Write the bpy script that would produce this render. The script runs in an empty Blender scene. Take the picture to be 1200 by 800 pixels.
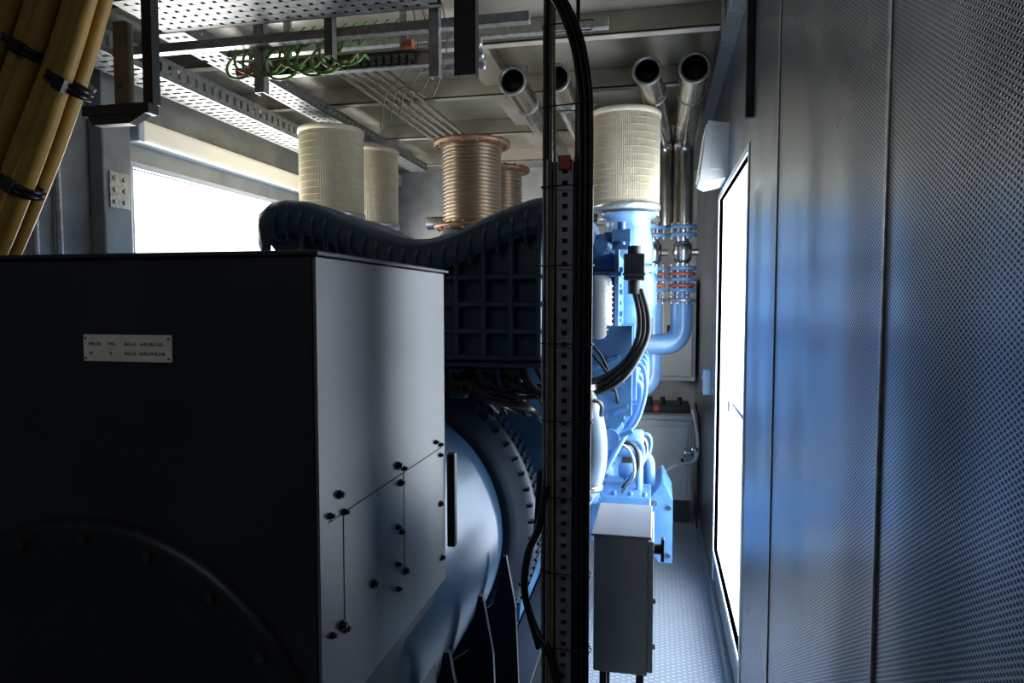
import bpy, math, random, bmesh
from mathutils import Vector, Matrix
random.seed(7)
S=bpy.context.scene
COL=S.collection
EYE=1.7
S.view_settings.view_transform='Standard'
# ---------------------------------------------------------------- materials
def mat(name,col,rough=.5,metal=0.,var=.2,scale=6,bump=0.,bscale=120,rvar=.12,emit=None,coat=0):
    m=bpy.data.materials.new(name); m.use_nodes=True
    nt=m.node_tree; b=nt.nodes['Principled BSDF']
    tc=nt.nodes.new('ShaderNodeTexCoord')
    n=nt.nodes.new('ShaderNodeTexNoise'); n.inputs['Scale'].default_value=scale; n.inputs['Detail'].default_value=6
    nt.links.new(tc.outputs['Object'],n.inputs['Vector'])
    r=nt.nodes.new('ShaderNodeValToRGB')
    r.color_ramp.elements[0].position=.3; r.color_ramp.elements[1].position=.7
    r.color_ramp.elements[0].color=[c*(1-var) for c in col]+[1]
    r.color_ramp.elements[1].color=[min(1,c*(1+var)) for c in col]+[1]
    nt.links.new(n.outputs['Fac'],r.inputs['Fac']); nt.links.new(r.outputs['Color'],b.inputs['Base Color'])
    mr=nt.nodes.new('ShaderNodeMapRange'); mr.inputs['To Min'].default_value=max(.03,rough-rvar); mr.inputs['To Max'].default_value=min(1,rough+rvar)
    nt.links.new(n.outputs['Fac'],mr.inputs['Value']); nt.links.new(mr.outputs['Result'],b.inputs['Roughness'])
    b.inputs['Metallic'].default_value=metal
    b.inputs['Coat Weight'].default_value=coat
    if bump:
        n2=nt.nodes.new('ShaderNodeTexNoise'); n2.inputs['Scale'].default_value=bscale; n2.inputs['Detail'].default_value=3
        nt.links.new(tc.outputs['Object'],n2.inputs['Vector'])
        bp=nt.nodes.new('ShaderNodeBump'); bp.inputs['Strength'].default_value=bump; bp.inputs['Distance'].default_value=.003
        nt.links.new(n2.outputs['Fac'],bp.inputs['Height']); nt.links.new(bp.outputs['Normal'],b.inputs['Normal'])
    if emit:
        b.inputs['Emission Color'].default_value=list(emit[0])+[1]; b.inputs['Emission Strength'].default_value=emit[1]
    return m
def lattice_mat(name,base,hole,pu,pv,rad,axes,rough,metal,bumpd,stretch=1.0,wave=0):
    m=mat(name,base,rough,metal,.08,2.5,rvar=.05)
    nt=m.node_tree; b=nt.nodes['Principled BSDF']
    tc=nt.nodes.new('ShaderNodeTexCoord'); sx=nt.nodes.new('ShaderNodeSeparateXYZ'); nt.links.new(tc.outputs['Object'],sx.inputs[0])
    def M(op,a,bb=None):
        q=nt.nodes.new('ShaderNodeMath'); q.operation=op
        for i,v in enumerate((a,bb)):
            if v is None: continue
            if isinstance(v,(int,float)): q.inputs[i].default_value=v
            else: nt.links.new(v,q.inputs[i])
        return q.outputs[0]
    u=M('DIVIDE',sx.outputs[axes[0]],pu); v=M('DIVIDE',sx.outputs[axes[1]],pv)
    def cell(off):
        a=M('SUBTRACT',M('FRACT',M('ADD',u,1000+off)),.5); c=M('SUBTRACT',M('FRACT',M('ADD',v,1000+off)),.5)
        c=M('MULTIPLY',c,stretch)
        return M('SQRT',M('ADD',M('MULTIPLY',a,a),M('MULTIPLY',c,c)))
    d=M('MINIMUM',cell(0),cell(.5))
    ss=nt.nodes.new('ShaderNodeMapRange'); ss.interpolation_type='SMOOTHSTEP'
    ss.inputs['From Min'].default_value=rad*.8; ss.inputs['From Max'].default_value=rad*1.15
    nt.links.new(d,ss.inputs['Value'])
    mix=nt.nodes.new('ShaderNodeMix'); mix.data_type='RGBA'
    nt.links.new(ss.outputs['Result'],mix.inputs['Factor'])
    mix.inputs['A'].default_value=list(hole)+[1]
    old=b.inputs['Base Color'].links[0].from_socket
    nt.links.new(old,mix.inputs['B']); nt.links.new(mix.outputs['Result'],b.inputs['Base Color'])
    bp=nt.nodes.new('ShaderNodeBump'); bp.inputs['Strength'].default_value=.6; bp.inputs['Distance'].default_value=bumpd
    nt.links.new(ss.outputs['Result'],bp.inputs['Height']); nt.links.new(bp.outputs['Normal'],b.inputs['Normal'])
    if wave:
        mp=nt.nodes.new('ShaderNodeMapping'); mp.inputs['Scale'].default_value=(1,2.4,.4)
        nn=nt.nodes.new('ShaderNodeTexNoise'); nn.inputs['Scale'].default_value=1.5; nn.inputs['Detail'].default_value=0
        nt.links.new(tc.outputs['Object'],mp.inputs[0]); nt.links.new(mp.outputs[0],nn.inputs['Vector'])
        b2=nt.nodes.new('ShaderNodeBump'); b2.inputs['Strength'].default_value=1; b2.inputs['Distance'].default_value=wave
        nt.links.new(nn.outputs['Fac'],b2.inputs['Height']); nt.links.new(b2.outputs['Normal'],bp.inputs['Normal'])
    return m
PERF=lattice_mat('perforated_sheet',(.42,.46,.53),(.012,.014,.020),.0125,.0075,.27,(1,2),.29,.97,.0004,1.0,.024)
TREAD=lattice_mat('tread_plate',(.32,.38,.46),(.50,.57,.66),.05,.03,.20,(0,1),.38,.4,-.0015,1.0)
DARKWALL=mat('painted_wall',(.16,.17,.18),.5,.2)
WALLGREY=mat('wall_sheet_grey',(.33,.34,.33),.4,.15)
CEILM=mat('ceiling_sheet',(.34,.325,.275),.34,.5,.2,3)
BEAM=mat('beam_steel',(.40,.37,.31),.4,.25)
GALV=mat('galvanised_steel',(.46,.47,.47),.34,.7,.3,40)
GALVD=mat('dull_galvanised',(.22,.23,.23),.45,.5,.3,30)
LADM=mat('ladder_steel',(.30,.31,.33),.4,.3,.3,30)
STEEL=mat('polished_steel',(.52,.49,.45),.24,1,.12,10)
DARKST=mat('dark_steel',(.045,.047,.053),.45,.3)
BLACK=mat('black_rubber',(.014,.014,.016),.34,0,.2)
BLACKM=mat('black_paint',(.014,.016,.02),.4,.1)
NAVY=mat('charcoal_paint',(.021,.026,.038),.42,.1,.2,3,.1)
PANEL_LIT=mat('charcoal_paint_lit',(.17,.18,.20),.38,.2,.12,2.5,.15)  # same paint as the box, lightened to put reflected light into the colour
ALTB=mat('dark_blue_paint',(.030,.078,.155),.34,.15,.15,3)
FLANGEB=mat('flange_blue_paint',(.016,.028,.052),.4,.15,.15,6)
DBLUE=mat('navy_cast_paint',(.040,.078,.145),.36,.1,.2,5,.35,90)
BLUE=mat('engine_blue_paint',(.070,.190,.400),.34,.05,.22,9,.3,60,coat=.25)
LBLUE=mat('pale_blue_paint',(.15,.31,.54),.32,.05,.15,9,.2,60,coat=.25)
CREAM=mat('filter_paper',(.64,.59,.46),.75,0,.08,20)
CREAMD=mat('filter_band',(.54,.49,.37),.7,0,.1,20)
BRONZE=mat('brassy_bellows',(.40,.325,.24),.38,.85,.08,4,rvar=.04)
RUST=mat('oxidised_flange',(.30,.17,.11),.5,.5,.3,25)
YEL=mat('yellow_cable_sheath',(.46,.27,.05),.55,0,.15,15)
GREEN=mat('green_yellow_wire',(.20,.40,.12),.4,0,.3,40)
YWIRE=mat('yellow_wire',(.30,.29,.14),.45,0,.2,40)
TAN=mat('tan_wire',(.26,.24,.18),.45,0,.2,40)
ORANGE=mat('orange_rubber',(.46,.13,.07),.5,0,.2,20)
BROWN=mat('brown_resin',(.20,.165,.11),.5,0,.2,20)
WHITE=mat('white_plastic',(.78,.80,.81),.4,0,.05,10)
LAMP=mat('lamp_diffuser',(.80,.74,.60),.35,0,.05,10,emit=((1,.9,.7),.35))
BOXG=mat('enclosure_grey',(.62,.64,.66),.38,.05,.08,5,.1)
BOXT=mat('enclosure_light_grey',(.42,.44,.47),.4,.15,.08,5)
CABG=mat('cabinet_grey',(.60,.61,.59),.45,.05,.08,5)
PLATE=mat('nameplate_metal',(.85,.82,.70),.5,.0,.1,30)
INK=mat('black_ink',(.01,.01,.01),.6)
RED=mat('red_plastic',(.6,.04,.03),.4)
DUCT=mat('pale_duct_paint',(.26,.37,.52),.35)
EXTW=mat('white_cladding',(.82,.84,.86),.6,0,.04,1)
EXTG=mat('pale_concrete',(.62,.62,.60),.8,0,.08,2)
# ---------------------------------------------------------------- mesh builder (z measured from eye level; everything is lifted at the end)
class G:
    def __init__(s): s.v=[];s.f=[];s.s=[]
    def add(s,vs,fs,smooth=False):
        o=len(s.v); s.v+= [tuple(v) for v in vs]; s.f+=[tuple(i+o for i in f) for f in fs]; s.s+=[smooth]*len(fs); return s
    def box(s,x0,x1,y0,y1,z0,z1):
        if x0>x1:x0,x1=x1,x0
        if y0>y1:y0,y1=y1,y0
        if z0>z1:z0,z1=z1,z0
        return s.add([(x0,y0,z0),(x1,y0,z0),(x1,y1,z0),(x0,y1,z0),(x0,y0,z1),(x1,y0,z1),(x1,y1,z1),(x0,y1,z1)],
          [(0,3,2,1),(4,5,6,7),(0,1,5,4),(1,2,6,5),(2,3,7,6),(3,0,4,7)])
    def obox(s,c,ax,ay,az):
        c=Vector(c);ax=Vector(ax);ay=Vector(ay);az=Vector(az); vs=[]
        for k in (-1,1):
            for i,j in ((-1,-1),(1,-1),(1,1),(-1,1)): vs.append(c+ax*i+ay*j+az*k)
        return s.add(vs,[(0,3,2,1),(4,5,6,7),(0,1,5,4),(1,2,6,5),(2,3,7,6),(3,0,4,7)])
    def tube(s,pts,r,n=12,closed=False,caps=True):
        P=[Vector(p) for p in pts]; m=len(P); rs=r if isinstance(r,(list,tuple)) else [r]*m
        T=[]
        for i in range(m):
            a=P[(i-1)%m] if (closed or i>0) else P[i]; b=P[(i+1)%m] if (closed or i<m-1) else P[i]
            T.append((b-a).normalized())
        up=Vector((0,0,1)) if abs(T[0].z)<.9 else Vector((0,1,0))
        N=(up-T[0]*up.dot(T[0])).normalized(); vs=[];fs=[]
        for i in range(m):
            N=(N-T[i]*N.dot(T[i]));N.normalize(); B=T[i].cross(N)
            for k in range(n):
                a=2*math.pi*k/n; vs.append(P[i]+(N*math.cos(a)+B*math.sin(a))*rs[i])
        for i in range(m if closed else m-1):
            j=(i+1)%m
            for k in range(n): fs.append((i*n+k,i*n+(k+1)%n,j*n+(k+1)%n,j*n+k))
        s.add(vs,fs,True)
        if caps and not closed:
            s.add(vs[:n],[tuple(reversed(range(n)))]); s.add(vs[-n:],[tuple(range(n))])
        return s
    def cyl(s,p0,p1,r,r1=None,n=24,caps=True): return s.tube([p0,p1],[r,r if r1 is None else r1],n,caps=caps)
    def lathe(s,o,axis,prof,n=40,caps=True,smooth=True):
        o=Vector(o); A={'X':((1,0,0),(0,1,0),(0,0,1)),'Y':((0,1,0),(0,0,1),(1,0,0)),'Z':((0,0,1),(1,0,0),(0,1,0))}[axis]
        a,b,c=map(Vector,A); vs=[];fs=[]
        for r,h in prof:
            for k in range(n):
                t=2*math.pi*k/n; vs.append(o+a*h+(b*math.cos(t)+c*math.sin(t))*r)
        for i in range(len(prof)-1):
            for k in range(n): fs.append((i*n+k,i*n+(k+1)%n,(i+1)*n+(k+1)%n,(i+1)*n+k))
        s.add(vs,fs,smooth)
        if caps: s.add(vs[:n],[tuple(reversed(range(n)))]); s.add(vs[-n:],[tuple(range(n))])
        return s
    def prism(s,poly,axis,a0,a1,smooth=False):
        n=len(poly)
        def mk(p,a): return {'Y':(p[0],a,p[1]),'X':(a,p[0],p[1]),'Z':(p[0],p[1],a)}[axis]
        vs=[mk(p,a0) for p in poly]+[mk(p,a1) for p in poly]
        s.add(vs,[tuple(range(n)),tuple(reversed(range(n,2*n)))])
        return s.add(vs,[(i,i+n,(i+1)%n+n,(i+1)%n) for i in range(n)],smooth)
    def obj(s,name,m,bevel=0,label=None,segs=2):
        xs=[v[0] for v in s.v];ys=[v[1] for v in s.v];zs=[v[2] for v in s.v]
        c=Vector(((min(xs)+max(xs))/2,(min(ys)+max(ys))/2,min(zs)))
        me=bpy.data.meshes.new(name); me.from_pydata([tuple(Vector(v)-c) for v in s.v],[],s.f); me.update()
        me.polygons.foreach_set('use_smooth',s.s)
        bm=bmesh.new(); bm.from_mesh(me); bmesh.ops.recalc_face_normals(bm,faces=bm.faces); bm.to_mesh(me); bm.free()
        me.materials.append(m); o=bpy.data.objects.new(name,me); COL.objects.link(o); o.location=c
        if bevel:
            b=o.modifiers.new('bevel','BEVEL'); b.width=bevel; b.segments=segs; b.limit_method='ANGLE'; b.angle_limit=math.radians(40)
        if label: o['label']=label
        return o
def wloc(o):
    l=o.location.copy()
    while o.parent: o=o.parent; l+=o.location
    return l
def put(child,par): 
    w=wloc(child); child.parent=par; child.location=w-wloc(par); return child
def bounds(o): 
    w=wloc(o); return [w+v.co for v in o.data.vertices]
def thing(name,label,cat,parts,group=None):
    pts=[p for o in parts for p in bounds(o)]
    e=bpy.data.objects.new(name,None); COL.objects.link(e); e.empty_display_size=.1
    e.location=((min(p.x for p in pts)+max(p.x for p in pts))/2,(min(p.y for p in pts)+max(p.y for p in pts))/2,min(p.z for p in pts))
    for o in parts: put(o,e)
    return tag(e,label,cat,group)
def tag(o,label,cat,group=None):
    o['label']=label;o['category']=cat
    if group:o['group']=group
    return o
def struct(o): o['kind']='structure'; return o
def dup(src,delta):
    delta=Vector(delta); e=src.copy(); COL.objects.link(e); e.location=src.location+delta
    for c in src.children:
        d=c.copy(); COL.objects.link(d); d.parent=e
        for g in c.children:
            h=g.copy(); COL.objects.link(h); h.parent=d
    return e
def smooth(pts,k=8):
    P=[Vector(p) for p in pts]; P=[P[0]*2-P[1]]+P+[P[-1]*2-P[-2]]; out=[]
    for i in range(1,len(P)-2):
        a,b,c,d=P[i-1:i+3]
        for j in range(k):
            t=j/k; out.append(.5*((2*b)+(c-a)*t+(2*a-5*b+4*c-d)*t*t+(3*b-a-3*c+d)*t**3))
    out.append(P[-2]); return out
def bend(pts,rad,k=6):
    P=[Vector(p) for p in pts]; out=[P[0]]
    for i in range(1,len(P)-1):
        a=(P[i-1]-P[i]).normalized();b=(P[i+1]-P[i]).normalized()
        p0=P[i]+a*rad;p1=P[i]+b*rad
        for j in range(k+1):
            t=j/k; out.append(p0*(1-t)**2+P[i]*2*t*(1-t)+p1*t*t)
    out.append(P[-1]); return out
FL=-EYE; CE=1.25; XR=.335; XL=-2.6; YB=6.3; YF=-1.6
# ---------------------------------------------------------------- room shell
struct(G().box(XL-.1,XR+.1,YF-.1,YB+.1,FL-.1,FL).obj('floor',TREAD))
struct(G().box(XL-.1,XR+.1,YF-.1,YB+.1,CE,CE+.08).obj('ceiling',CEILM))
D0,D1,DZ0,DZ1=2.76,4.02,-1.42,.575
g=G(); T=.02; g.box(XR,XR+T,YF,D0,FL,CE); g.box(XR,XR+T,D1,YB,FL,CE); g.box(XR,XR+T,D0,D1,DZ1,CE); g.box(XR,XR+T,D0,D1,FL,DZ0)
struct(g.obj('wall_right',PERF))
W0,W1,WZ0,WZ1=3.0,5.3,-.25,.68
g=G(); g.box(XL-.03,XL,YF,W0,FL,CE); g.box(XL-.03,XL,W1,YB,FL,CE); g.box(XL-.03,XL,W0,W1,WZ1,CE); g.box(XL-.03,XL,W0,W1,FL,WZ0)
struct(g.obj('wall_left',WALLGREY))
struct(G().box(XL,XR,YB,YB+.08,FL,CE).obj('wall_back',WALLGREY))
struct(G().box(XL,XR,YF-.08,YF,FL,CE).obj('wall_front',DARKWALL))
struct(G().box(-16,16,-8,46,FL-.5,FL-.4).obj('ground',EXTG))
struct(G().box(6.0,6.2,2,46,FL-.4,5).obj('wall_yard_right',EXTW))
struct(G().box(-9.2,-9.0,-2,40,FL-.4,5).obj('wall_yard_left',EXTW))
n=0
def trim(g,m,b=.003):
    global n; n+=1; return struct(g.obj('trim_%d'%n,m,b))
for y in (.15,1.13,2.1):
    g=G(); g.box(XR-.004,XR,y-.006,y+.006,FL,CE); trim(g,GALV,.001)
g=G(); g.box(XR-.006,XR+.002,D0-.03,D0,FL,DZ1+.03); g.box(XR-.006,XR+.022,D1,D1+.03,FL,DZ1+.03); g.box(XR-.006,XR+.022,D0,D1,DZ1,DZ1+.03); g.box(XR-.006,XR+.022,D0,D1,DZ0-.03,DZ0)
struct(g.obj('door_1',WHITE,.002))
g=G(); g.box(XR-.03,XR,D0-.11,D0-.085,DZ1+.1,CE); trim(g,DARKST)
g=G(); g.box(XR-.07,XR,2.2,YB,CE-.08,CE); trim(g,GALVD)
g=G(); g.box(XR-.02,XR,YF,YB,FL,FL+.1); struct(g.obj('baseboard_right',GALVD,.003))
g=G(); g.box(XL-.04,XL+.02,W0-.04,W0,WZ0-.05,WZ1+.03); g.box(XL-.04,XL+.02,W1,W1+.05,WZ0-.05,WZ1+.03); g.box(XL-.04,XL+.02,W0,W1,WZ1,WZ1+.03); g.box(XL-.04,XL+.02,W0,W1,WZ0-.05,WZ0)
struct(g.obj('window_1',WHITE,.004))
trim(G().box(XL,XL+.08,2.74,2.92,FL,CE),WALLGREY,.01)
trim(G().box(XL,XL+.12,YF,YB,CE-.12,CE),GALVD)
for y in (.6,1.5,2.35,3.02,3.75,4.6,5.5):
    g=G(); g.box(XL+.12,XR-.09,y,y+.06,CE-.10,CE-.09); g.box(XL+.12,XR-.09,y,y+.008,CE-.10,CE); g.box(XL+.12,XR-.09,y+.052,y+.06,CE-.10,CE); trim(g,BEAM,.002)
trim(G().box(-.95,-.80,2.41,6.2,CE-.05,CE),BEAM)
# ---------------------------------------------------------------- alternator
CX,CZ=-1.16,-.95
parts=[]
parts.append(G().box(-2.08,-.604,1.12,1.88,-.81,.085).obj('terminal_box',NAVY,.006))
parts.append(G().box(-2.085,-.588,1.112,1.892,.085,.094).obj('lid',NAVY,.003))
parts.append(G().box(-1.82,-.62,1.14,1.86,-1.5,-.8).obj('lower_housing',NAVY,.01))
side=G().box(-.604,-.598,1.125,1.875,-.805,.083).obj('side_panel',PANEL_LIT,.001,'satin charcoal side cover panel, coloured lighter for reflected door light'); parts.append(side)
g=G()
g.box(-.5985,-.597,1.16,1.85,-.412,-.409); g.box(-.5985,-.597,1.219,1.222,-.645,-.41); g.box(-.5985,-.597,1.545,1.548,-.655,-.41)
put(g.obj('seam',INK),side)
for (y,z) in [(1.205,-.37),(1.225,-.41),(1.222,-.644),(1.208,-.63),(1.165,-.40),(1.165,-.63),(1.51,-.385),(1.545,-.40),(1.525,-.43),(1.548,-.655),(1.50,-.68),(1.36,-.61),(1.79,-.385),(1.83,-.40),(1.83,-.43),(1.83,-.57),(1.84,-.73),(1.525,-.55),(1.50,-.53),(1.50,-.62)]:
    r=random.choice((.006,.008,.009))*.85
    g=G(); g.cyl((-.598,y,z),(-.592,y,z),r*1.3,n=14); g.cyl((-.592,y,z),(-.586,y,z),r*.85,n=6); parts.append(g.obj('bolt',BLACKM))
g=G(); g.box(-.6,-.575,1.895,1.925,-.72,-.44); parts.append(g.obj('hinge',BLACKM,.006))
npl=G().box(-1.083,-.888,1.114,1.12,-.112,-.060).obj('nameplate',PLATE,.002,'riveted pale metal nameplate with small lettering')
parts.append(npl)
for x in (-1.077,-.894):
    for z in (-.067,-.105): 
        g=G(); g.cyl((x,1.1145,z),(x,1.1125,z),.002,n=8); put(g.obj('rivet',DARKST),npl)
def text(body,x,z,size,y,par):
    c=bpy.data.curves.new('t','FONT'); c.body=body; c.size=size; c.extrude=.0003
    o=bpy.data.objects.new('t',c); COL.objects.link(o); bpy.context.view_layer.update()
    me=bpy.data.meshes.new_from_object(o.evaluated_get(bpy.context.evaluated_depsgraph_get())); bpy.data.objects.remove(o)
    for v in me.vertices: v.co=Vector((v.co.x,-v.co.z,v.co.y))
    me.materials.clear(); me.materials.append(INK)
    q=bpy.data.objects.new('lettering',me); COL.objects.link(q); q.location=(x,y,z); put(q,par)
for body,x,z in [('MELOR',-1.07,-.081),('PVG',-1.027,-.081),('BVG-G   AVR-FRG-GG',-.990,-.081),('W',-1.07,-.099),('0',-1.023,-.099),('BVG-B   AVR2-MML/NB',-.990,-.099)]:
    text(body,x,z,.0088,1.1135,npl)
eb=G().lathe((CX+.08,1.12,CZ+.03),'Y',[(.50,.03),(.50,-.01),(.485,-.02),(.44,-.02),(.43,-.01),(.36,-.02),(.2,-.03),(.12,-.05)],56).obj('end_bell',BLACKM)
parts.append(eb)
for k in range(20):
    a=k*math.pi/10; x=CX+.08+.465*math.cos(a); z=CZ+.03+.465*math.sin(a); g=G(); g.cyl((x,1.10,z),(x,1.088,z),.01,n=6); put(g.obj('bolt',DARKST),eb)
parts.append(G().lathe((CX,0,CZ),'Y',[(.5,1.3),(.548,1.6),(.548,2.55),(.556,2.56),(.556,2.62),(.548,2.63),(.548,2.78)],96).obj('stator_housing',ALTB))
g=G(); g.lathe((CX,0,CZ),'Y',[(.55,2.70),(.58,2.70),(.60,2.74),(.64,2.755),(.655,2.78),(.672,2.79),(.676,2.81),(.676,2.91),(.64,2.92),(.64,2.96),(.5,2.96)],128)
for k in range(120):
    a=2*math.pi*k/120; c=math.cos(a);s_=math.sin(a)
    g.obox((CX+.664*c,2.855,CZ+.664*s_),(.022*c,0,.022*s_),(-.0055*s_,0,.0055*c),(0,.050,0))
    if k%2: g.obox((CX+.652*c,2.775,CZ+.652*s_),(.016*c,0,.016*s_),(-.0055*s_,0,.0055*c),(0,.014,0))
parts.append(g.obj('coupling_flange',FLANGEB))
for y in (1.75,2.12,2.48):
    g=G(); g.prism([(-.80,-1.5),(-.80,-1.3),(-.60,-1.15),(-.565,-.96),(-.55,-.96),(-.515,-1.15),(-.50,-1.5)],'Y',y,y+.02); g.box(-.86,-.48,y-.03,y+.05,-1.515,-1.495)
    parts.append(g.obj('mounting_foot',FLANGEB,.002))
for y in (1.2,2.5):
    parts.append(G().box(-1.85,-1.4,y,y+.15,-1.515,-1.2).obj('mounting_foot',NAVY,.004))
thing('alternator','large charcoal and dark blue alternator with bolted terminal box','generator',parts)
ps=[]
for x in (-1.80,-.62):
    g=G(); g.box(x,x+.14,1.0,5.3,-1.53,-1.515); g.box(x+.06,x+.08,1.0,5.3,FL+.015,-1.53); g.box(x,x+.14,1.0,5.3,FL,FL+.015); ps.append(g.obj('rail',NAVY,.002))
for y in (1.1,2.6,4.0,5.1): ps.append(G().box(-1.72,-.56,y,y+.1,FL+.02,-1.54).obj('cross_member',NAVY,.003))
thing('base_frame','dark painted steel skid beams under the generator set','frame',ps)
# ---------------------------------------------------------------- engine
E=[]
g=G(); g.prism([(-1.45,-1.45),(-.6,-1.45),(-.55,-1.0),(-.42,-.85),(-.42,-.62),(-.75,-.25),(-1.3,-.25),(-1.65,-.62),(-1.65,-.85),(-1.5,-1.0)],'Y',2.97,5.15)
E.append(g.obj('engine_block',BLUE,.015))
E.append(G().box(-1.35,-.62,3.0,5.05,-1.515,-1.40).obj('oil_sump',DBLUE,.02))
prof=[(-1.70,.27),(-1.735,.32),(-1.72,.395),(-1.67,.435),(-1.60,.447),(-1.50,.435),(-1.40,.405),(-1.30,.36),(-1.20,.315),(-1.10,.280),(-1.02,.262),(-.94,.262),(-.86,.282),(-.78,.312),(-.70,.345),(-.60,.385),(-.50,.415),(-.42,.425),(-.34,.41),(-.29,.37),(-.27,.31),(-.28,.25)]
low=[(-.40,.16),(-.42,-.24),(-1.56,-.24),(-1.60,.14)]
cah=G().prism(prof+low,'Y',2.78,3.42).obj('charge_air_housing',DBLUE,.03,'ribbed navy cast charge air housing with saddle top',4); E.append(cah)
g=G(); N=len(prof); vs=[];fs=[]
CS=[(2.84,-.010),(2.76,-.008),(2.73,.006),(2.715,.03),(2.705,.07),(2.70,.115),(2.705,.15),(2.715,.152),(2.75,.14)]
K=len(CS)
for (x,z) in prof:
    dx=-1.0-x; ln=math.hypot(dx*.25,z-(-.1)); ix=dx*.25/ln; iz=-(z+.1)/ln
    for (yy,dd) in CS: vs.append((x+ix*dd,yy,z+iz*dd))
for i in range(N-1):
    for k in range(K-1): fs.append((i*K+k,i*K+k+1,(i+1)*K+k+1,(i+1)*K+k))
g.add(vs,fs,True); put(g.obj('rolled_rim',DBLUE),cah)
g=G()
def top(x):
    for a,b in zip(prof[3:-3],prof[4:-2]):
        if a[0]<=x<=b[0]: return a[1]+(b[1]-a[1])*(x-a[0])/(b[0]-a[0])
    return .3
for i in range(22):
    x=-1.62+.058*i; t=top(x)
    g.prism([(2.72,t-.03),(2.688,t-.07),(2.676,t-.11),(2.70,t-.17),(2.75,t-.17)],'X',x-.007,x+.007)
put(g.obj('lip_rib',DBLUE,.002),cah)
g=G()
xs=[-1.50+.115*i for i in range(10)]
for x in xs: g.box(x-.011,x+.011,2.70,2.79,-.235,top(x)-.10)
for z in (-.225,-.115,-.005,.105): g.box(-1.56,-.42,2.705,2.79,z-.011,z+.011)
put(g.obj('rib',DBLUE,.007),cah)
g=G(); g.box(-1.58,-.40,2.69,3.4,-.262,-.245); jf=g.obj('joint_flange',DBLUE,.003); put(jf,cah)
for i in range(6):
    y=3.05+i*.34
    g=G(); g.prism([(-.62,-.30),(-.40,-.10),(-.22,-.16),(-.13,-.30),(-.14,-.52),(-.30,-.74),(-.50,-.70)],'Y',y,y+.30)
    E.append(g.obj('cylinder_head',BLUE,.03,None,3))
    g=G(); g.prism([(-.42,-.08),(-.21,-.13),(-.10,-.30),(-.115,-.46),(-.17,-.50),(-.30,-.30)],'Y',y+.02,y+.28)
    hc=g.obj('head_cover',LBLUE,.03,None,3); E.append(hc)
    g=G()
    for k in range(3): g.box(-.135,-.088,y+.05+.09*k,y+.062+.09*k,-.46,-.18)
    g.box(-.30,-.105,y-.012,y+.012,-.5,-.1)
    for (yy,zz) in ((.02,-.18),(.28,-.18),(.02,-.44),(.28,-.44)): g.cyl((-.15,y+yy,zz),(-.085,y+yy,zz),.014,n=6)
    put(g.obj('cover_rib',BLUE,.003),hc)
    E.append(G().tube(smooth([(-.12,y+.15,-.28),(-.06,y+.15,-.30),(-.05,y+.12,-.42),(-.10,y+.08,-.56),(-.20,y+.05,-.60)],6),.010,10).obj('fuel_line',BLUE))
    E.append(G().tube(smooth([(-.12,y+.22,-.36),(-.075,y+.22,-.40),(-.09,y+.2,-.52),(-.17,y+.18,-.66),(-.24,y+.18,-.80)],6),.02,12).obj('coolant_branch',BLUE))
    g=G()
    for k in range(4):
        a=-.28-.11*k; g.obox((-.26+.02*k,y-.004,a),(.10,0,.045),(0,.012,0),(-.005,0,.010))
    for (xx,zz) in ((-.36,-.18),(-.2,-.25),(-.18,-.5),(-.32,-.66)): g.cyl((xx,y+.01,zz),(xx,y-.022,zz),.014,n=6)
    E.append(g.obj('head_rib',BLUE,.004))
    g=G(); g.prism([(-1.70,-.30),(-1.92,-.10),(-2.0,-.30),(-1.9,-.6),(-1.62,-.70),(-1.5,-.4)],'Y',y,y+.30); E.append(g.obj('cylinder_head',BLUE,.03))
for i in range(6):
    y=3.08+i*.34
    g=G(); g.lathe((-.42,y+.13,-.84),'X',[(.10,0),(.11,.03),(.11,.14),(.095,.16),(.04,.165)],24)
    for k in range(6):
        a=k*math.pi/3; g.cyl((-.28,y+.13+.085*math.cos(a),-.84+.085*math.sin(a)),(-.25,y+.13+.085*math.cos(a),-.84+.085*math.sin(a)),.01,n=6)
    E.append(g.obj('inspection_cover',BLUE,.004))
E.append(G().tube(bend([(-.20,3.0,-.60),(-.20,4.9,-.60),(-.3,5.1,-.60)],.1),.045,20).obj('coolant_gallery',BLUE))
E.append(G().tube(smooth([(-.42,2.95,-.30),(-.31,2.93,-.42),(-.265,2.93,-.58),(-.275,2.95,-.74),(-.34,3.0,-.88)]),.06,20).obj('bypass_duct',DUCT))
for z,xx in ((-.36,-.325),(-.80,-.30)):
    g=G(); g.lathe((xx,2.95,z),'Z',[(.062,-.012),(.078,-.012),(.078,.012),(.062,.012)],24); E.append(g.obj('duct_clamp',STEEL))
for k in range(2):
    E.append(G().tube(smooth([(-.40,3.0,-.13-.03*k),(-.26,2.98,-.20-.04*k),(-.20+.02*k,3.0,-.32-.05*k),(-.18+.02*k,3.1,-.44-.06*k),(-.15,3.3,-.52-.05*k)],6),.007,10).obj('wire',BLACK))
for (xx,sgn) in ((-.16,1),(-1.86,-1)):
    for yy in (3.75,4.3):
        g=G(); g.lathe((xx,yy,0),'Z',[(.13,.20),(.135,.30),(.12,.40),(.12,.45),(.15,.46),(.15,.475)],36); E.append(g.obj('intake_elbow',LBLUE,.0))
        g=G(); g.lathe((xx,yy,0),'Z',[(.05,-.12),(.14,-.08),(.155,.0),(.155,.10),(.14,.16),(.16,.165),(.16,.19),(.13,.21)],32)
        E.append(g.obj('compressor_housing',BLUE))
        g=G()
        for k in range(12):
            a=math.pi*k/6; g.cyl((xx+.148*math.cos(a),yy+.148*math.sin(a),.155),(xx+.148*math.cos(a),yy+.148*math.sin(a),.205),.010,n=6)
        E.append(g.obj('casing_studs',BLUE))
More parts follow.
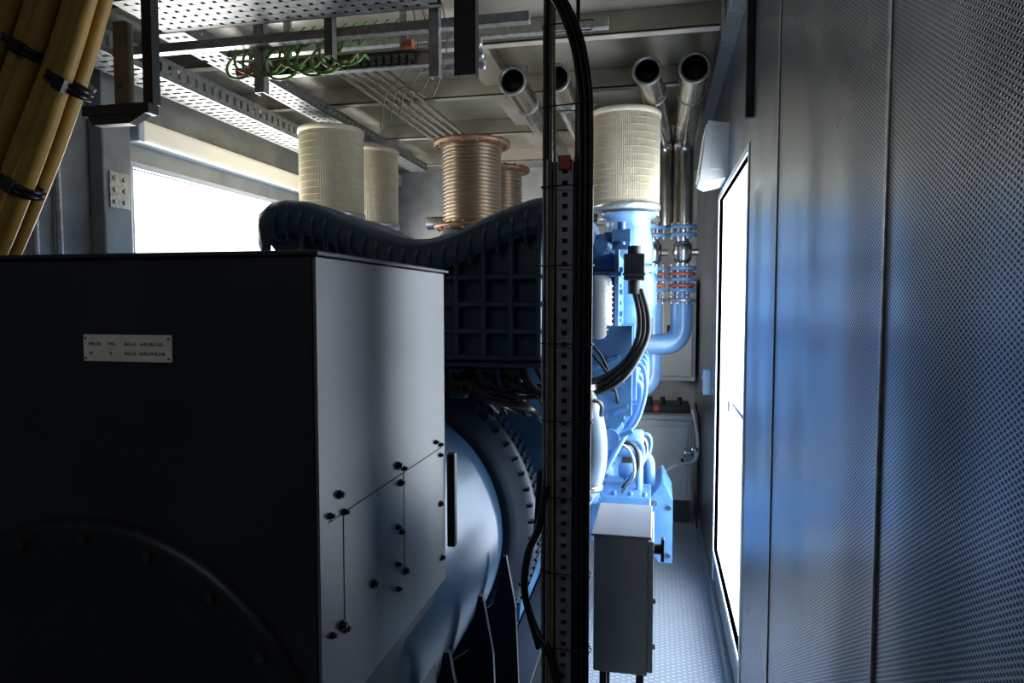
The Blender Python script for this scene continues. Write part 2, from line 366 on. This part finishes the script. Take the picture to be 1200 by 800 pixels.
g=G(); g.box(-.42,-.17,3.22,3.60,-.22,.24); ic=g.obj('side_casing',BLUE,.03,None,3); E.append(ic)
g=G()
for z in (-.16,-.08,0,.08,.16): g.box(-.41,-.16,3.205,3.24,z-.008,z+.008)
for x in (-.38,-.19): g.box(x-.006,x+.006,3.20,3.24,-.2,.22)
for z in (-.2,.22):
    for x in (-.39,-.30,-.21,-.18): g.cyl((x,3.225,z),(x,3.195,z),.012,n=6)
put(g.obj('rib',BLUE,.003),ic)
g=G(); g.lathe((-.255,3.08,0),'Z',[(.03,-.17),(.05,-.155),(.056,-.14),(.056,.09),(.05,.11),(.03,.125)],28)
for k in range(9): g.lathe((-.255,3.08,-.12+.024*k),'Z',[(.062,0),(.062,.006)],28)
E.append(g.obj('grey_actuator',BOXT,.002,'grey finned actuator body'))
g=G(); g.box(-.34,-.16,3.1,3.22,.12,.14); g.box(-.34,-.16,3.1,3.22,-.19,-.17); g.box(-.19,-.17,3.12,3.2,-.18,.25)
for z in (-.15,-.05,.05,.15): g.cyl((-.17,3.16,z),(-.155,3.16,z),.014,n=6)
E.append(g.obj('bracket',BLUE,.004))
g=G(); g.box(-.145,-.055,3.02,3.14,.10,.215); g.cyl((-.10,3.06,.21),(-.10,3.06,.25),.03); g.cyl((-.10,3.06,.10),(-.10,3.06,.04),.028); g.box(-.15,-.05,3.0,3.02,.12,.13); E.append(g.obj('connector_block',BLACKM,.008,'black electrical connector block'))
g=G(); g.cyl((-.20,3.1,.30),(-.12,3.1,.30),.03); g.cyl((-.16,3.1,.26),(-.16,3.1,.36),.018); g.box(-.24,-.12,3.12,3.16,.24,.32); E.append(g.obj('sensor_block',BLUE,.006))
g=G(); g.lathe((-.25,3.12,.26),'Y',[(.03,-.03),(.05,-.02),(.05,.02),(.03,.03)],20); E.append(g.obj('sensor_cap',BLUE))
g=G(); g.prism([(-.30,-1.0),(-.02,-1.0),(.04,-.92),(.09,-1.02),(.09,-1.34),(.02,-1.34),(-.05,-1.22),(-.30,-1.22)],'Y',3.55,3.95); ph=g.obj('pump_housing',BLUE,.02,None,3); E.append(ph)
for (x,z) in ((.07,-1.05),(.07,-1.30),(.0,-1.03),(-.08,-1.03),(-.08,-1.18)): 
    g=G(); g.cyl((x,3.56,z),(x,3.535,z),.013,n=6); put(g.obj('bolt',STEEL),ph)
g=G(); g.box(-.34,-.02,3.35,3.62,-1.0,-.95); g.box(-.32,-.06,3.4,3.6,-1.2,-1.0)
for x in (-.28,-.2,-.12,-.05): g.cyl((x,3.38,-.96),(x,3.38,-.93),.014,n=6)
E.append(g.obj('oil_cooler',BLUE,.012))
E.append(G().tube(bend([(-.20,3.7,-.80),(-.03,3.7,-.80),(-.03,3.7,-.98)],.08),.03,18).obj('oil_pipe',BLUE))
E.append(G().tube(bend([(-.16,3.5,-.74),(-.08,3.5,-.74),(-.08,3.5,-.95)],.05),.018,14).obj('oil_pipe',LBLUE))
for k in range(5):
    E.append(G().tube(smooth([(-.25,3.3+.1*k,-.66-.03*k),(-.13+.02*k,3.3+.1*k,-.70),(-.10+.015*k,3.32+.1*k,-.82),(-.16,3.35+.08*k,-.93)],6),.008+.003*(k%3),10).obj('fuel_line',[STEEL,BLACK,BLUE,STEEL,BLUE][k]))
for x,z in ((-.10,-.70),(-.13,-.88)):
    g=G(); g.lathe((x,3.6,z),'X',[(.02,-.06),(.04,-.05),(.04,.03),(.03,.04)],18); E.append(g.obj('union_fitting',LBLUE))
for i in range(3):
    g=G(); g.lathe((-.30,4.15+i*.2,0),'Z',[(.05,-1.28),(.075,-1.26),(.08,-1.2),(.08,-1.0),(.06,-.97)],24); E.append(g.obj('oil_filter_can',BLUE))
for i in range(12):
    x0=-1.0+.045*i; y0=2.70+random.uniform(-.03,.04)
    pts=[(x0,y0+.1,-.26),(x0+.05,y0,-.33+random.uniform(-.03,.03)),(x0+.12,y0-.02,-.37+random.uniform(-.03,.03)),(x0+.20+random.uniform(0,.08),y0+.02,-.38+random.uniform(-.05,.05)),(x0+.28,y0+.14,-.47)]
    E.append(G().tube(smooth(pts,6),random.choice((.009,.013,.018,.022)),10).obj('hose',BLACK))
for x in (-.82,-.70,-.58):
    g=G(); g.box(x-.04,x+.04,2.74,2.84,-.40,-.27); g.cyl((x,2.72,-.34),(x,2.78,-.34),.03); E.append(g.obj('sensor_block',DBLUE,.008))
eng=thing('diesel_engine','large blue diesel engine with navy ribbed air housing','engine',E)
def path(name,pts,r,m,label,cat,group=None,n_=12,k=8):
    return tag(G().tube(smooth(pts,k),r,n_).obj(name,m),label,cat,group)
for i in range(3):
    path('cable_hose',[(-.10+.014*i,3.06,.06),(-.075+.018*i,3.02,-.06),(-.085+.018*i,3.0,-.17),(-.15+.01*i,2.98-.02*i,-.27-.02*i),(-.26,2.95,-.335-.028*i),(-.42,2.9,-.36-.03*i)],.013,BLACK,'thick black corrugated hose looping beside the engine','hose','engine hoses')
# ---------------------------------------------------------------- air filters
def air_filter(x,y):
    z0,z1=.50,1.0; R=.185; P=[]
    g=G(); n_=240; vs=[];fs=[]
    for z in (z0+.02,z1-.02):
        for k in range(n_):
            a=2*math.pi*k/n_; r=R if k%2 else R-.006; vs.append((x+r*math.cos(a),y+r*math.sin(a),z))
    for k in range(n_): fs.append((k,(k+1)%n_,n_+(k+1)%n_,n_+k))
    g.add(vs,fs); P.append(g.obj('pleated_element',CREAM))
    g=G()
    for i in range(12):
        z=z0+.04+i*.037; g.lathe((x,y,z),'Z',[(R-.006,0),(R-.001,.001),(R-.001,.004),(R-.006,.005)],72,caps=False)
    P.append(g.obj('glue_band',CREAMD))
    P.append(G().lathe((x,y,0),'Z',[(R-.01,z1-.025),(R+.006,z1-.02),(R+.006,z1),(R,z1+.008),(R-.03,z1+.008),(.03,z1+.002)],56).obj('end_cap',CREAM))
    P.append(G().lathe((x,y,0),'Z',[(R-.07,z0-.02),(R-.06,z0-.012),(R+.006,z0-.004),(R+.006,z0+.022),(R-.01,z0+.026)],56).obj('base_ring',GALV))
    g=G(); g.cyl((x,y,z1),(x,y,z1+.05),.012,n=12); g.cyl((x,y,z1+.008),(x,y,z1+.025),.022,n=6); P.append(g.obj('wing_nut',DARKST))
    return thing('air_filter','cream pleated paper air filter cylinder above the engine','air filter',P,'engine air filters')
af=air_filter(-1.88,3.75)
dup(af,(.0,.55,0)); dup(af,(1.70,0,0)); dup(af,(1.70,.55,0))
# ---------------------------------------------------------------- exhaust bellows
def bellows(x,y,R,z0,z1,cnt):
    P=[]; prof=[]; h=(z1-z0-.06)/cnt
    for i in range(cnt):
        z=z0+.03+i*h
        for t in range(8): prof.append((R-.008+.008*math.cos(2*math.pi*t/8),z+h*t/8))
    P.append(G().lathe((x,y,0),'Z',prof,96,caps=False).obj('corrugated_body',BRONZE))
    for z in (z0,z1-.03):
        fl=G().lathe((x,y,z),'Z',[(R*.7,0),(R+.050,0),(R+.050,.022),(R*.7,.024)],48).obj('flange',RUST)
        P.append(fl)
        for k in range(16):
            a=2*math.pi*k/16; c=(x+(R+.030)*math.cos(a),y+(R+.030)*math.sin(a)); g=G(); g.cyl((c[0],c[1],z-.010),(c[0],c[1],z+.032),.007,n=6)
            put(g.obj('bolt',RUST),fl)
    return thing('exhaust_bellows','bronze corrugated exhaust bellows between rusty bolted flanges','exhaust bellows',P,'exhaust bellows')
bellows(-1.04,3.8,.168,.42,.915,21)
bellows(-1.06,4.6,.152,.46,.92,18)
def tp(name,g,m,label,cat,bevel=0,group=None): return tag(g.obj(name,m,bevel),label,cat,group)
g=G(); g.lathe((-1.04,3.8,0),'Z',[(.22,.22),(.20,.32),(.19,.38),(.16,.408)],36); g.box(-1.3,-.78,3.6,4.9,.10,.25)
tp('exhaust_manifold',g,DBLUE,'dark cast exhaust outlet under the bellows','manifold',.01)
g=G(); g.tube([(-1.7,4.95,.60),(-.2,4.95,.60)],.05,20)
for x in (-1.3,-.7): g.lathe((x,4.95,.60),'X',[(.05,-.02),(.075,-.015),(.075,.015),(.05,.02)],24)
tp('cross_pipe',g,STEEL,'polished steel pipe crossing behind the bellows','pipe')
# ---------------------------------------------------------------- ceiling pipes
def cpipe(pts,r,rad,label):
    pp=bend(pts,rad,8); P=[G().tube(pp,r,28,caps=False).obj('pipe',STEEL)]
    x,y,z=pts[0]
    g=G(); g.lathe((x,y,z),'Y',[(r-.006,.02),(r-.006,-.003),(r+.006,-.003),(r+.006,.010),(r,.012)],32,caps=False); P.append(g.obj('rim',GALVD))
    P.append(G().lathe((x,y,z),'Y',[(r-.004,.0),(r-.004,.10),(.001,.102)],28,caps=False).obj('bore_shade',BLACK))  # black cup inside the open end, colouring in the dark pipe interior
    g=G(); yy=y+.35
    g.lathe((x+(pts[1][0]-x)*.3,yy,z),'Y',[(r,0),(r+.006,0),(r+.006,.03),(r,.03)],28,caps=False); g.cyl((x+(pts[1][0]-x)*.3,yy+.015,z+r),(x+(pts[1][0]-x)*.3,yy+.015,CE),.006,n=8); P.append(g.obj('pipe_clamp',GALVD))
    return thing('steel_pipe',label,'pipe',P,'ceiling pipes')
cpipe([(.155,3.3,1.08),(.155,4.6,1.06),(.155,4.6,.50)],.066,.12,'open-ended polished steel pipe bending down beside the wall')
cpipe([(-.06,3.3,1.08),(.03,4.62,1.06),(.03,4.62,.50)],.062,.12,'open-ended polished steel pipe bending down beside the engine')
cpipe([(-.48,3.25,1.06),(-.48,4.75,1.06),(-.48,4.95,.66)],.062,.12,'open-ended polished steel pipe under the ceiling')
cpipe([(-.69,3.25,1.06),(-.69,5.0,1.06),(-.69,5.15,.5)],.062,.12,'open-ended polished steel pipe under the ceiling')
for i in range(5):
    path('conduit_tube',[(-1.56+.06*i,2.95+.05*(i%2),1.133),(-1.54+.06*i,3.6,1.133),(-1.53+.06*i,5.2,1.133)],.012,STEEL,'thin steel tube running under the ceiling','tube','thin ceiling tubes')
# ---------------------------------------------------------------- coolant pipework
def coolant(x,y,zb,xe):
    P=[]
    P.append(G().tube([(x,y,.50),(x,y,.22)],.042,24).obj('riser',STEEL))
    for z in (.49,.44,.225,.155,.085,.02):
        fl=G().lathe((x,y,z),'Z',[(.04,-.012),(.092,-.012),(.092,.010),(.04,.012)],32).obj('flange',LBLUE if z>.03 else GALV); P.append(fl)
        for k in range(8):
            a=2*math.pi*(k+.5)/8; cx,cy=x+.074*math.cos(a),y+.074*math.sin(a); g=G(); g.cyl((cx,cy,z-.026),(cx,cy,z+.026),.010,n=6); put(g.obj('bolt',GALV),fl)
    for z in (.113,.187):
        P.append(G().lathe((x,y,z),'Z',[(.06,-.014),(.084,-.010),(.088,0),(.084,.010),(.06,.014)],32).obj('red_gasket',ORANGE))
    P.append(G().cyl((x,y,.02),(x,y,.24),.05,n=24).obj('spool',LBLUE))
    g=G(); g.cyl((x+.10,y,.33),(x-.02,y,.33),.022); g.lathe((x,y,.33),'Z',[(.042,-.07),(.06,-.05),(.065,0),(.06,.05),(.042,.07)],28); P.append(g.obj('valve_body',STEEL))
    P.append(G().tube(bend([(x,y,.02),(x,y,zb),(xe,y-.05,zb)],.13,10),.070,26).obj('blue_elbow',LBLUE))
    return thing('coolant_pipe','blue elbow coolant pipe with bolted flanges and red gaskets','pipe',P,'coolant pipework')
coolant(.155,4.6,-.27,-.2); coolant(-.035,4.62,-.57,-.22)
# ---------------------------------------------------------------- vertical cable ladder
ps=[]
LY=2.0; LT=.42
for x in (-.322,-.212):
    g=G(); g.box(x,x+.006,LY,LY+.05,FL,LT); ps.append(g.obj('side_rail',LADM,.001))
g=G(); g.box(-.322,-.206,LY+.046,LY+.05,FL,LT); ps.append(g.obj('back_plate',DARKST,.001))
g=G()
for x0,x1 in ((-.294,-.278),(-.262,-.246)): g.box(x0,x1,LY+.020,LY+.046,FL,LT)
z=FL+.02
while z<LT:
    g.box(-.294,-.246,LY+.021,LY+.030,z,z+.020); z+=.034
ps.append(g.obj('slotted_channel',LADM))
g=G(); g.box(-.35,-.18,LY,LY+.08,FL,FL+.012); ps.append(g.obj('foot_plate',DARKST,.002))
g=G(); g.box(-.288,-.252,LY+.01,LY+.03,LT-.03,LT+.012); ps.append(g.obj('end_cap',RED,.003,'small red end cap'))
thing('cable_ladder','tall slotted grey steel cable channel standing on the floor','cable ladder',ps)
wires=[(-.303,.0045,YWIRE),(-.314,.006,TAN),(-.325,.006,BLACK),(-.333,.004,TAN),(-.236,.006,BLACK)]
for x,r,m in wires:
    c='black' if m is BLACK else ('tan' if m is TAN else 'pale yellow')
    pts=[]; z=FL+.02
    while z<.95:
        pts.append((x+random.uniform(-.003,.003),LY+.016+random.uniform(-.003,.003),z)); z+=.3
    pts.append((x-.01,LY+.03,1.02)); pts.append((x-.12,LY+.06,1.10))
    path('cable',pts,r,m,c+' cable running up the vertical ladder','cable','cables on the vertical ladder',8,5)
for i in range(3):
    o=.0150*i
    path('power_cable',[(-.224+o,LY-.008,FL+.02),(-.226+o,LY-.008,-.9),(-.222+o,LY-.01,0),(-.222+o,LY-.008,.50),(-.230+o,LY-.01,.645),(-.256+o,LY-.01,.77),(-.315+o,LY-.008,.89),(-.42+o,LY-.01,1.0),(-.50+o,LY-.01,1.12)],.0075,BLACK,'thick black cable curving into the overhead tray','cable','thick black cables')
z=-1.5
while z<.8:
    g=G(); g.tube([(-.338,LY+.004,z),(-.332,LY-.002,z),(-.23,LY-.018,z),(-.187,LY-.019,z),(-.182,LY+.0,z),(-.200,LY+.052,z),(-.338,LY+.052,z)],.0022,6,closed=True)
    tp('cable_tie',g,BLACK,'black cable tie around the ladder cables','cable tie',0,'ladder cable ties'); z+=.23
path('power_cable',[(-.32,LY+.0,-.55),(-.345,LY+.02,-.68),(-.385,LY+.05,-.78),(-.395,LY+.05,-.90),(-.36,LY+.03,-1.0),(-.31,LY,-1.06),(-.27,LY-.02,-1.2)],.012,BLACK,'black cable looping out beside the ladder','cable')
path('power_cable',[(-.34,LY+.0,-.50),(-.36,LY+.05,-.70),(-.40,LY+.12,-.82),(-.40,LY+.1,-.95),(-.35,LY+.05,-1.08)],.009,BLACK,'thin black cable looping out beside the ladder','cable')
# ---------------------------------------------------------------- overhead trays
def tray_x(x0,x1,y0,y1,z,m,label,h=.06):
    g=G(); k=7
    for i in range(k):
        w=.026; yy=y0+(y1-y0-w)*i/(k-1); g.box(x0,x1,yy,yy+w,z,z+.003)
    x=x0
    while x<x1-.03: g.box(x,x+.030,y0,y1,z+.0005,z+.0035); x+=.045
    P=[g.obj('perforated_base',m)]
    for yy in (y0,y1-.003):
        g=G(); g.box(x0,x1,yy,yy+.003,z,z+h); g.box(x0,x1,yy-.006,yy+.009,z+h-.004,z+h); P.append(g.obj('side_wall',m))
    return thing('cable_tray',label,'cable tray',P)
def tray_y(x0,x1,y0,y1,z,m,label,h=.06):
    g=G(); k=4
    for i in range(k):
        xx=x0+(x1-x0-.02)*i/(k-1); g.box(xx,xx+.02,y0,y1,z,z+.003)
    y=y0
    while y<y1: g.box(x0,x1,y,y+.035,z+.0005,z+.0035); y+=.055
    P=[g.obj('perforated_base',m)]
    for xx in (x0,x1-.003):
        g=G()
        g.box(xx,xx+.003,y0,y1,z,z+.024); g.box(xx,xx+.003,y0,y1,z+h-.024,z+h)
        y=y0
        while y<y1: g.box(xx,xx+.003,y,y+.04,z+.024,z+h-.024); y+=.06
        P.append(g.obj('side_wall',m))
    return thing('cable_tray',label,'cable tray',P)
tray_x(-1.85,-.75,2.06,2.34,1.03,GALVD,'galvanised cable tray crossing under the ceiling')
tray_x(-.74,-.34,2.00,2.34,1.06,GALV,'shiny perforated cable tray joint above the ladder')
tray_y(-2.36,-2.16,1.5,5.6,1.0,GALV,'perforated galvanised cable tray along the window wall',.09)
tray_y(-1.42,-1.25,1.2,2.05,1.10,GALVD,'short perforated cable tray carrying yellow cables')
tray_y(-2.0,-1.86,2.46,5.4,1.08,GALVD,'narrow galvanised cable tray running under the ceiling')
for i in range(4):
    path('cable',[(-1.8,2.12+.05*i,1.055),(-1.2,2.13+.045*i,1.055),(-.7,2.12+.05*i,1.075),(-.34,2.12+.04*i,1.09)],.016,BLACK,'black cable lying in the overhead tray','cable','overhead tray cables')
for i in range(5):
    path('cable',[(-1.9,1.93+.02*i,1.045),(-1.4,1.94+.018*i,1.0-.012*(i%3)),(-1.0,1.93+.02*i,1.015),(-.6,1.93+.018*i,.99+.01*(i%2)),(-.42,1.96+.015*i,1.04)],.010,BLACK,'black cable slung under the overhead strut','cable','slung overhead cables')
def hanger(x,y,z0,z1,w,m,label):
    g=G(); g.box(x,x+w,y,y+.004,z0,z1); g.box(x,x+.004,y,y+.04,z0,z1); g.box(x+w-.004,x+w,y,y+.04,z0,z1)
    for k in range(int((z1-z0)/.12)): g.cyl((x+w/2,y,z0+.06+.12*k),(x+w/2,y-.003,z0+.06+.12*k),w*.16,n=10)
    return tp('hanger_bracket',g,m,label,'bracket',.001)
hanger(-.572,1.9,.645,CE,.062,DARKST,'dark steel channel hanging from the ceiling')
hanger(-1.675,2.0,.66,CE-.01,.035,DARKST,'narrow dark steel channel hanger near yellow cables')
hanger(-.80,2.35,.80,CE,.035,GALV,'galvanised channel hanger below the cable tray')
hanger(-1.55,2.45,.82,CE,.04,GALV,'galvanised channel hanger beside the terminal rail')
hanger(-1.20,2.35,.90,CE,.03,GALVD,'small dark channel hanger below the cable tray')
g=G(); g.box(-1.90,-1.64,1.98,2.03,.625,.66); g.prism([(-1.88,.625),(-1.66,.625),(-1.72,.595),(-1.86,.595)],'Y',1.985,2.02); tp('cable_bracket',g,DARKST,'dark steel bracket under the cable cleat','bracket',.004)
g=G(); g.box(-1.775,-1.725,1.985,2.025,.661,.93); g.cyl((-1.75,1.985,.72),(-1.75,1.975,.72),.010); g.cyl((-1.75,1.985,.86),(-1.75,1.975,.86),.010); tp('cable_cleat',g,BROWN,'dull brown resin cable cleat block','cable cleat',.006)
g=G(); g.box(-2.15,-.45,1.86,1.90,1.00,1.03); tp('support_strut',g,DARKST,'long dark steel strut supporting the trays','strut',.003)
g=G(); g.box(-2.15,-.45,2.40,2.44,.985,1.02); tp('support_strut',g,GALV,'galvanised strut below the ceiling','strut',.003)
g=G(); g.box(-2.0,-.2,2.75,2.79,1.08,1.12); tp('support_strut',g,GALV,'galvanised strut holding the thin tubes','strut',.003)
# terminal rail
ps=[]; g=G(); g.box(-1.66,-.86,2.58,2.585,.92,.975); g.box(-1.66,-.86,2.55,2.585,.915,.920); g.box(-1.66,-.86,2.55,2.585,.975,.98); 
ps.append(g.obj('rail',GALV,.001))
for i in range(22): 
    x=-1.62+.032*i; g=G(); g.box(x,x+.016,2.555,2.578,.93,.965); g.cyl((x+.008,2.555,.947),(x+.008,2.545,.947),.007,n=6); ps.append(g.obj('terminal',GALVD,.001))
for x in (-1.5,-1.0):
    g=G(); g.box(x,x+.03,2.585,2.60,.93,CE-.0); ps.append(g.obj('rail_hanger',GALV,.001))
g=G(); g.cyl((-1.70,2.57,.945),(-1.63,2.57,.945),.018); ps.append(g.obj('red_cap',RED))
g=G(); g.cyl((-.96,2.52,.985),(-.92,2.52,.985),.018); ps.append(g.obj('orange_cap',ORANGE))
thing('terminal_rail','galvanised earth terminal rail hung below the ceiling','terminal rail',ps)
for i in range(11):
    x=-1.57+.046*i; m=(GREEN,YWIRE,GREEN,GREEN)[i%4]
    R=.058+.022*((i*7)%5)/4; cz=.935+.010*((i*3)%4)
    pts=[(x,2.545,.947)]
    for k in range(12):
        a=-.2-k*math.pi*2/12
        pts.append((x-.05+R*1.0*math.cos(a),2.49-.004*k+.03*math.sin(a),cz+R*.95*math.sin(a)))
    pts+= [(x+.02,2.50,1.02),(x+.05,2.60,1.07),(x+.08,2.66,1.14)]
    path('earth_wire',pts,.0055,m,'looped green and yellow earth wire on the terminal rail','wire','earth wires',8,6)
for i in range(4):
    x=-.95+.04*i
    path('sensor_wire',[(x,2.6,1.16),(x+.02,2.6,1.0),(x-.04,2.6,.9-.03*i),(x-.12,2.62,.84),(x-.14,2.6,.70+.02*i)],.003,TAN,'thin dangling wire below the ceiling','wire','dangling wires',8)
for i in range(3):
    g=G(); y=2.7+.03*i; z=1.04-.035*i; g.tube([(-1.0,y,z),(-.70,y,z)],.014,14); g.lathe((-.70,y,z),'X',[(.014,-.03),(.020,-.028),(.020,0),(.014,.004)],14)
    tp('conduit_stub',g,GALV,'short metal conduit stub','conduit',0,'conduit stubs')
# ---------------------------------------------------------------- yellow cables
for row in range(2):
    for i in range(6 if row==0 else 5):
        bx=-1.98+.066*i+.03*row; tx=-1.56+.052*i+.02*row; y=1.42+.07*row+random.uniform(-.012,.012)
        j=random.uniform(-.008,.008); pts=[]
        for zz in (.094,.22,.40,.60,.80,1.0,1.13):
            t=(zz-.094)/.706
            pts.append((bx+(tx-bx)*t+j*math.sin(t*4+i)+.02*math.sin(min(t,1)*math.pi),y+.05*max(0,t-1),zz))
        path('power_cable',pts,.0235,YEL,'thick yellow power cable dropping onto the alternator','cable','yellow power cables',16)
dn=Vector((.40,0,.70)).normalized(); nrm=Vector((dn.z,0,-dn.x))
for (cx,cz,w) in ((-1.52,.62,.055),(-1.40,.525,.05),(-1.56,.295,.06)):
    c=Vector((cx,1.425,cz)); pts=[]
    for (a,b) in ((-w,-.02),(-w+.02,-.034),(w-.02,-.034),(w,-.02),(w,.02),(w-.02,.034),(-w+.02,.034),(-w,.02)): pts.append(c+nrm*a+Vector((0,b,0)))
    g=G()
    for q in (-.007,.007): g.tube([p+dn*q for p in pts],.0065,8,closed=True)
    g.obox(c+nrm*.02+Vector((0,-.042,0)),nrm*.016,Vector((0,.008,0)),dn*.016)
    tp('cable_tie',g,BLACK,'black strap tying the yellow cables together','cable tie',0,'yellow cable straps')
# ---------------------------------------------------------------- left wall things
P=[G().box(XL+.0,XL+.05,2.95,4.75,.80,.92).obj('lamp_body',WHITE,.008), G().box(XL+.05,XL+.10,2.98,4.72,.80,.91).obj('diffuser',LAMP,.02)]
for y in (2.95,4.71): P.append(G().box(XL+.045,XL+.105,y-.005,y+.035,.795,.915).obj('end_cap',WHITE,.006))
thing('fluorescent_lamp','long cream fluorescent lamp fixture above the window','lamp',P)
g=G(); g.box(XL+.08,XL+.088,2.77,2.89,.45,.62)
for y in (2.80,2.86):
    for z in (.48,.535,.59): g.cyl((XL+.088,y,z),(XL+.094,y,z),.012,n=6)
tp('hinge_plate',g,GALV,'bolted galvanised hinge plate on the window post','hinge plate',.002)
for i in range(2):
    path('conduit',[(XL+.02,2.55-.12*i,-1.68),(XL+.02,2.55-.12*i,.2),(XL+.02,2.55-.12*i,.85),(XL+.05,2.55-.12*i,.97),(XL+.11,2.58-.12*i,.99),(XL+.16,2.62-.12*i,.93)],.014,GALV,'grey metal conduit with hooked top on the wall','conduit','wall conduits')
# ---------------------------------------------------------------- control box on stand
P=[]
P.append(G().box(-.205,-.020,2.32,2.68,-1.28,-.80).obj('body',BOXG,.006))
P.append(G().box(-.213,-.010,2.312,2.688,-.80,-.790).obj('lid',BOXT,.003))
dr=G().box(-.020,-.002,2.325,2.675,-1.27,-.81).obj('door',BOXG,.004); P.append(dr)
g=G(); g.cyl((-.002,2.40,-.86),(.026,2.40,-.86),.018,n=16); g.box(.022,.034,2.385,2.415,-.90,-.82); put(g.obj('handle',BLACKM,.003),dr)
for z in (-1.02,-1.18):
    g=G(); g.cyl((-.004,2.34,z),(.006,2.34,z),.01); put(g.obj('hinge',GALV),dr)
for x in (-.19,-.06):
    for y in (2.42,2.6): P.append(G().box(x,x+.025,y,y+.025,FL,-1.28).obj('leg',DARKST,.002))
for i in range(3):
    x=-.17+.05*i; g=G(); g.cyl((x,2.40,-1.28),(x,2.40,-1.31),.015,n=6); P.append(g.obj('cable_gland',BLACK))
thing('control_box','grey steel control enclosure on a floor stand','control box',P)
# ---------------------------------------------------------------- right wall fittings
P=[G().prism([(XR,.88),(.235,.90),(.200,.62),(.235,.60),(XR,.62)],'Y',3.55,3.86).obj('housing',WHITE,.008)]
g=G(); g.prism([(.232,.885),(.226,.885),(.193,.635),(.199,.635)],'Y',3.57,3.84); P.append(g.obj('lens',WHITE,.002))
g=G(); g.box(.25,XR,3.545,3.55,.66,.85); P.append(g.obj('end_plate',WHITE,.001))
thing('emergency_light','white wedge-shaped emergency light above the door','lamp',P)
P=[G().box(XR-.045,XR,4.45,4.55,-.58,-.42).obj('case',WHITE,.006)]
g=G(); g.cyl((XR-.045,4.5,-.47),(XR-.055,4.5,-.47),.018); P.append(g.obj('dial',BOXT))
thing('thermostat','small white thermostat box on the wall','thermostat',P)
g=G(); g.cyl((XR+.018,3.2,-.46),(XR-.012,3.2,-.46),.006); g.box(XR-.016,XR-.010,3.18,3.22,-.49,-.44); g.box(XR+.005,XR+.018,2.76,3.22,-.468,-.452)
tp('door_latch',g,GALV,'metal latch lever on the door frame','latch',.002)
# ---------------------------------------------------------------- far cabinets
P=[G().box(-.16,.27,5.35,5.85,-1.52,-.90).obj('body',CABG,.006),G().box(-.17,.28,5.33,5.86,-.90,-.86).obj('lid',BOXT,.006),G().box(-.13,.24,5.335,5.35,-1.48,-.95).obj('door',CABG,.004),
   G().box(-.15,.26,5.38,5.82,FL,-1.52).obj('plinth',DARKST)]
put(G().cyl((.20,5.335,-1.2),(.20,5.31,-1.2),.012).obj('knob',BLACKM),P[2])
thing('grey_cabinet','light grey floor cabinet with flat lid','cabinet',P)
P=[G().box(.02,.31,5.75,6.25,-.64,.20).obj('body',CABG,.006),G().box(.05,.28,5.74,5.75,-.60,.16).obj('door',CABG,.003)]
g=G(); g.box(.08,.11,5.725,5.74,-.28,-.18); put(g.obj('handle',BLACKM,.002),P[1])
thing('wall_cabinet','light grey wall cabinet on the end wall','cabinet',P)
g=G(); g.box(-.10,.26,5.45,5.75,-.86,-.80)
for x in (-.05,.05,.18): g.cyl((x,5.5,-.80),(x,5.5,-.74),.02)
tp('battery_charger_unit',g,BLACKM,'black device resting on the grey cabinet','electrical device',.006)
g=G(); g.cyl((.0,5.45,-.82),(.0,5.42,-.82),.02); g.cyl((.0,5.42,-.82),(.0,5.41,-.82),.025); tp('push_button',g,RED,'red button on the black device','button')
path('hose',[(.27,5.3,-.80),(.30,5.25,-.95),(.305,5.2,-1.1),(.27,5.15,-1.17),(.12,5.0,-1.18),(0,4.9,-1.25),(-.1,4.7,-1.28)],.012,WHITE,'pale hose curving to the engine','hose')
path('hose',[(.29,5.28,-.75),(.315,5.25,-.9),(.315,5.25,-1.2),(.31,5.2,-1.68)],.010,BLACK,'black hose hanging down by the wall','hose')
g=G(); g.lathe((.29,5.22,-1.12),'Z',[(.02,-.05),(.035,-.04),(.035,.04),(.02,.05)],18); g.cyl((.27,5.22,-1.12),(.22,5.22,-1.12),.01); g.cyl((.22,5.22,-1.12),(.21,5.22,-1.12),.035)
tp('valve',g,STEEL,'small steel valve with round handwheel','valve')
# ---------------------------------------------------------------- light
w=bpy.data.worlds.new('overcast_sky'); S.world=w; w.use_nodes=True
nt=w.node_tree; nt.nodes.clear()
bg=nt.nodes.new('ShaderNodeBackground'); ow=nt.nodes.new('ShaderNodeOutputWorld'); nt.links.new(bg.outputs[0],ow.inputs['Surface'])
bg.inputs['Color'].default_value=(.86,.93,1,1); bg.inputs['Strength'].default_value=5
def area(name,loc,rot,sx,sy,pw,col):
    l=bpy.data.lights.new(name,'AREA'); l.shape='RECTANGLE'; l.size=sx; l.size_y=sy; l.energy=pw; l.color=col
    o=bpy.data.objects.new(name,l); COL.objects.link(o); o.location=loc; o.rotation_euler=rot; return o
area('daylight_door',(XR+.25,3.37,(DZ0+DZ1)/2),(0,math.pi/2,0),2.1,1.5,80,(.84,.92,1))
area('daylight_window',(XL-.25,4.15,.22),(0,-math.pi/2,0),1.1,2.4,120,(1,.97,.92))
area('interior_fill',(-.9,-.9,CE-.1),(0,0,0),.8,.3,6,(.9,.95,1))  # unseen fill light added behind the camera to lift the interior
# ---------------------------------------------------------------- camera
cam=bpy.data.cameras.new('camera'); cam.lens=24; cam.sensor_width=36; cam.clip_start=.02
co=bpy.data.objects.new('camera',cam); COL.objects.link(co); co.location=(0,0,0); co.rotation_euler=(math.pi/2-math.radians(3.22),0,math.radians(12.0)); S.camera=co
for o in list(COL.objects):
    if o.parent is None: o.location.z+=EYE
